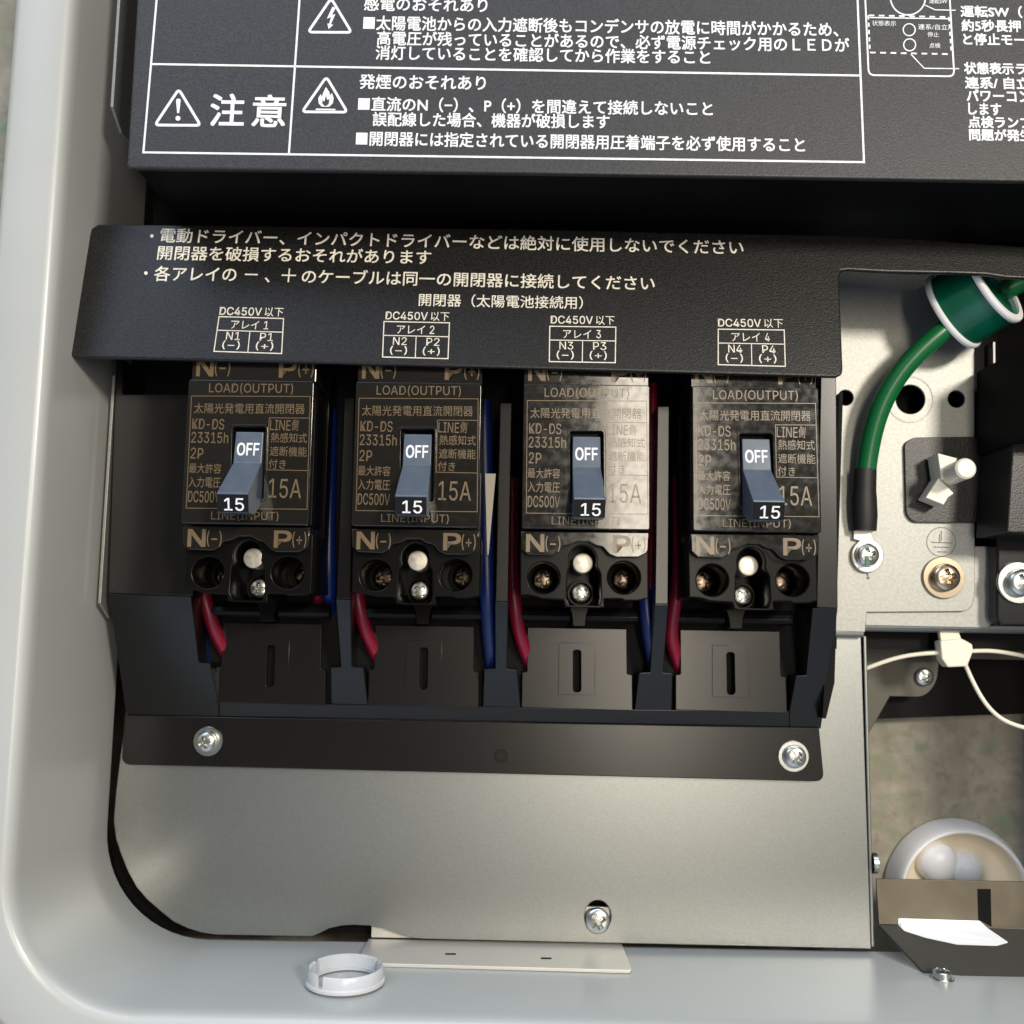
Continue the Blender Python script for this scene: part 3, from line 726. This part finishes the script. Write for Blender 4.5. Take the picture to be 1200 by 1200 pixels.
# ================================================================== terminal block and label plate at the right
lp = tag(mesh_obj('black_plate', plate(round_poly([(1060,519),(1070,512.5),(1200,511),(1200,613),(1070,612),(1062,603)], [6,10,0,0,10,8]), [], -50.2, 1.6, .2), M['cover']),
         'flat black plastic plate with rounded corners behind the cream clip', 'plate')
tb = thing('terminal_block', at(1190,600,-52), 'black plastic terminal block with a bolt at the right edge of the photo', 'terminal block')
bm = bmesh.new(); prism([(1187,517),(1300,517),(1300,628),(1180,624)], -22, d_back=-50, bm=bm); mesh_obj('upper_body', to_mesh(bm), M['cover'], tb, bevel=.6)
bm = bmesh.new(); prism([(1169,625),(1300,625),(1300,734),(1174,733),(1168,724)], -44, d_back=-52, bm=bm); mesh_obj('lower_body', to_mesh(bm), M['frame'], tb, bevel=.8)
bm = bmesh.new(); prism([(1206,402),(1400,402),(1400,512),(1206,512)], -6, d_back=-52, bm=bm); mesh_obj('shade_housing', to_mesh(bm), M['deep'], tb, bevel=.6)  # housing made black and raised to block light and shade the plate
bm = bmesh.new(); prism([(1163,400),(1167,400),(1168,512),(1164,512)], -42, d_back=-50, bm=bm); mesh_obj('rib', to_mesh(bm), M['frame'], tb, bevel=.3)

# cream clip
b0 = at(1103,561,-50); b1 = at(1133,548.5,-24)
clip = thing('plastic_clip', b0, 'cream nylon clip with a round post on the black plate', 'clip')
ax = (b1-b0)
bm = bmesh.new(); bm_lathe(bm, b0, [(4.4,0),(4.4,ax.length-1.2),(3.6,ax.length-.3),(0,ax.length)], axis=ax, n=32); mesh_obj('post', to_mesh(bm), M['nylon'], clip, smooth=40)
bm = bmesh.new(); prism([(1099,531),(1122,537),(1112,566),(1103,560)], -38, d_back=-49, bm=bm); mesh_obj('wing', to_mesh(bm), M['nylon'], clip, bevel=.3)
bm = bmesh.new(); prism([(1085,583),(1106,591.5),(1111,583),(1118,578),(1100,560)], -40, d_back=-49, bm=bm); mesh_obj('wing', to_mesh(bm), M['nylon'], clip, bevel=.3)

# ================================================================== earth cable, lug and taped core
ec = thing('earth_cable', at(1012,600,-51), 'green earth cable with a black sleeve and ring lug screwed to the pale plate', 'cable')
path = [at(1012,585,-46),at(1014,552,-45),at(1020,512,-42),at(1034,468,-38),at(1060,428,-34),at(1088,402,-31),at(1115,378,-30),at(1160,345,-31),at(1230,318,-34)]
mesh_obj('sheath', tube(path, 4.3, 6), M['green_wire'], ec, smooth=180)
bm = bmesh.new()
sl = [(at(1013.5,550,-45),5.0),(at(1012.5,575,-46),5.1),(at(1012,585,-47),5.6),(at(1012.5,605,-47.5),5.7),(at(1012.5,622,-48.5),5.3)]
prev = None
for p, r in sl:
    rg = [bm.verts.new((p.x+r*math.cos(t), p.y, p.z+r*.97*math.sin(t))) for t in (2*math.pi*k/28 for k in range(28))]
    if prev:
        for k in range(28): bm.faces.new((prev[k], prev[(k+1)%28], rg[(k+1)%28], rg[k]))
    else: bm.faces.new(rg)
    prev = rg
bm.faces.new(prev); mesh_obj('sleeve', to_mesh(bm), M['shrink'], ec, smooth=50)
lug = [(1001,612),(1026,612),(1022,626),(1024,632)]+[(1017+19*math.cos(math.radians(a)), 651+20*math.sin(math.radians(a))) for a in range(-60,245,12)]+[(1000,632)]
mesh_obj('ring_lug', plate(lug, [], -49.7, 2.2, .5), M['tin'], ec)

tc0 = at(1116,366,-38); tc1 = at(1166,334,-24)
core = thing('cable_core', tc0, 'round green taped core with two white end bands around the green cable', 'cable core')
ax = tc1-tc0; ln = ax.length; RC = 17.5
bm = bmesh.new(); bm_lathe(bm, tc0, [(4.4,0),(RC-1,0),(RC,.6),(RC,ln-.6),(RC-1,ln),(4.4,ln)], axis=ax, n=64, close=True); mesh_obj('taped_body', to_mesh(bm), M['green_tape'], core, smooth=40)
for h in (-.8, ln-1.6):
    bm = bmesh.new(); bm_lathe(bm, tc0, [(RC-2,h),(RC+.7,h),(RC+1.1,h+.8),(RC+1.1,h+1.9),(RC+.7,h+2.6),(RC-2,h+2.6)], axis=ax, n=64, close=True); mesh_obj('end_band', to_mesh(bm), M['white'], core, smooth=40)

# ================================================================== cable tie
ct = thing('cable_tie', at(1120,765,-62), 'cream cable tie with a square head hanging under the earth plate', 'cable tie')
def ribbon(pts, w):
    bm = bmesh.new(); prev = None; me = tube(pts, w, 3); bm.free(); return me
mesh_obj('strap', ribbon([at(1000,789,-66),at(1016,783,-64),at(1045,771,-62),at(1080,765.5,-60),at(1105,765,-59),at(1125,764,-59),at(1150,762,-60),at(1175,763,-61),at(1215,772,-63)], 0.95), M['nylon'], ct, smooth=180)
mesh_obj('tail', ribbon([at(1130,776,-60),at(1138,795,-58),at(1148,815,-56),at(1163,836,-54),at(1184,850,-52),at(1215,856,-50)], 0.95), M['nylon'], ct, smooth=180)
bm = bmesh.new(); prism([(1102,751),(1127,748),(1140,755),(1141,763),(1134,781),(1111,782),(1104,772)], -55, d_back=-62, bm=bm); mesh_obj('head', to_mesh(bm), M['nylon'], ct, bevel=.7)
bm = bmesh.new(); prism([(1101,740),(1123,738),(1127,749),(1103,752)], -57, d_back=-60, bm=bm); mesh_obj('neck', to_mesh(bm), M['nylon'], ct, bevel=.4)

# ================================================================== wires
def wire(pts, col, label, r=3.0):
    me = tube([at(*p) for p in pts], r, 5)
    return tag(mesh_obj('wire', me, M[col+'_wire'], smooth=180), label, 'wire', 'wires between the switches')
wire([(236,640,-50),(238,690,-46),(243,714,-46),(252,738,-48.5),(261,757,-53),(272,778,-57),(284,800,-60)], 'red', 'red wire curving beside the wide frame block, below the first switch')
wire([(226,640,-51),(229,700,-50),(234,730,-51),(238,775,-56)], 'blue', 'blue wire mostly hidden behind the red one beside the wide frame block')
wire([(376,520,-46),(375,600,-45),(374,660,-45),(373,700,-48),(372,715,-56)], 'red', 'dark red wire against the right side of the first switch', 2.2)
wire([(387,480,-46),(386,560,-46),(385,640,-46),(386,694,-47),(386,716,-57)], 'blue', 'blue wire running down between the first two switches', 3.2)
wire([(418,640,-48),(418,690,-45),(421,714,-45),(429,740,-48),(438,760,-53),(448,782,-57),(460,805,-60)], 'red', 'red wire leaving the lower left corner of the second switch')
wire([(560,480,-46),(559,560,-46),(562,600,-46),(566,640,-48)], 'red', 'dark red wire beside the second switch next to the white strip', 2.0)
wire([(567,470,-45),(569,560,-43),(570,640,-41),(571,700,-42),(574,740,-46),(577,780,-52),(580,800,-59)], 'blue', 'blue wire behind the white strip between the second and third switches', 3.4)
wire([(601,560,-47),(600,640,-46),(601,690,-45),(605,726,-46),(612,755,-51),(621,778,-56),(633,805,-60)], 'red', 'red wire leaving the lower left corner of the third switch')
wire([(765,450,-44),(764,520,-42),(763.5,600,-42),(763,690,-44),(762,740,-48)], 'red', 'thin red wire along the right side of the third switch', 2.0)
wire([(757,660,-50),(756,690,-45),(757,716,-43),(761,745,-44),(766,775,-49),(770,800,-58)], 'blue', 'blue wire curving out below the right corner of the third switch')
wire([(794,560,-47),(796,630,-44),(796,680,-43),(789,715,-45),(786,745,-48),(790,764,-53),(798,786,-57),(808,806,-60)], 'red', 'red wire beside the lower left corner of the fourth switch')
bm = bmesh.new(); prism([(568.5,555),(581,555),(576,610),(572.5,650),(571,650)], -36, d_back=-37, bm=bm)
tag(mesh_obj('white_strip', to_mesh(bm), M['nylon']), 'pale pointed strip tucked between the second and third switches', 'strip')

# ================================================================== screws
def screw(px, py, d, R, h, ang, label, mat='chrome', washer=None, axis=(0,0,1), c=None, slot=.21):
    c = at(px, py, d) if c is None else c
    t = thing('screw', c, label, 'screw', 'screws')
    b = 0.0
    if washer:
        bm = bmesh.new(); bm_lathe(bm, c, [(0,0),(washer[0],0),(washer[0],washer[1]*.7),(washer[0]-.3,washer[1]),(R*.8,washer[1])], axis=axis, n=48)
        mesh_obj('washer', to_mesh(bm), M[mat], t, smooth=35); b = washer[1]
        if len(washer) > 2:
            bm = bmesh.new(); bm_lathe(bm, c, [(R+.4,b),(R+.5,b+.9),(R+.2,b+1.2),(0,b+1.2)], axis=axis, n=48); mesh_obj('spring_washer', to_mesh(bm), M[mat], t, smooth=35); b += 1.2
    mesh_obj('head', screw_head(c+Vector(axis)*b, R, h, ang, axis=axis, slot=slot), M[mat], t, smooth=40)
    return t
screw(244,868.5,-53.4, 4.2,3.0,.35, 'silver cross head screw at the left end of the black flange', washer=(6.3,.9,1))
screw(929.5,886,-53.4, 4.5,3.0,.75, 'silver cross head screw at the right end of the black flange', washer=(6.7,.9,1))
screw(700,1078,-58.6, 5.2,3.6,.5, 'silver screw in the oval hole near the bottom edge of the lower plate', washer=None)
lug_screw = screw(1015,650.5,-49.7, 4.7,3.2,.3, 'silver screw with a green marker stroke holding the ring lug', washer=(5.3,.8))
screw(1104.5,677,-52, 5.6,3.4,.2, 'brass coloured flanged screw under the earth symbol', mat='brass', washer=(9.2,1.6,1))
screw(1082,793,-92, 4.2,2.8,.5, 'small dull screw in the tab of the dark bracket')
screw(1192,683,-44, 5.5,3.6,.4, 'large silver bolt in the terminal block at the right edge', washer=(9.0,1.4,1))
screw(0,0,0, 4.4,3.0,.5, 'silver screw seen edge-on at the right side fold of the lower plate', axis=(1,0,0), c=at_x(1021,1011,xr_+1.7))
screw(0,0,0, 3.6,3.2,.5, 'silver screw standing on the bottom wall below the olive bracket', axis=(0,1,0), c=at_z(1104,1148,ZB+.3), washer=(4.6,.9))
bm = bmesh.new(); prism(round_poly([(1014,651),(1018.5,652),(1018,657),(1019,662),(1014.5,663)], 1.5), -45.35, d_back=-46.3, bm=bm)
mesh_obj('marker_stroke', to_mesh(bm), M['green_mark'], lug_screw)
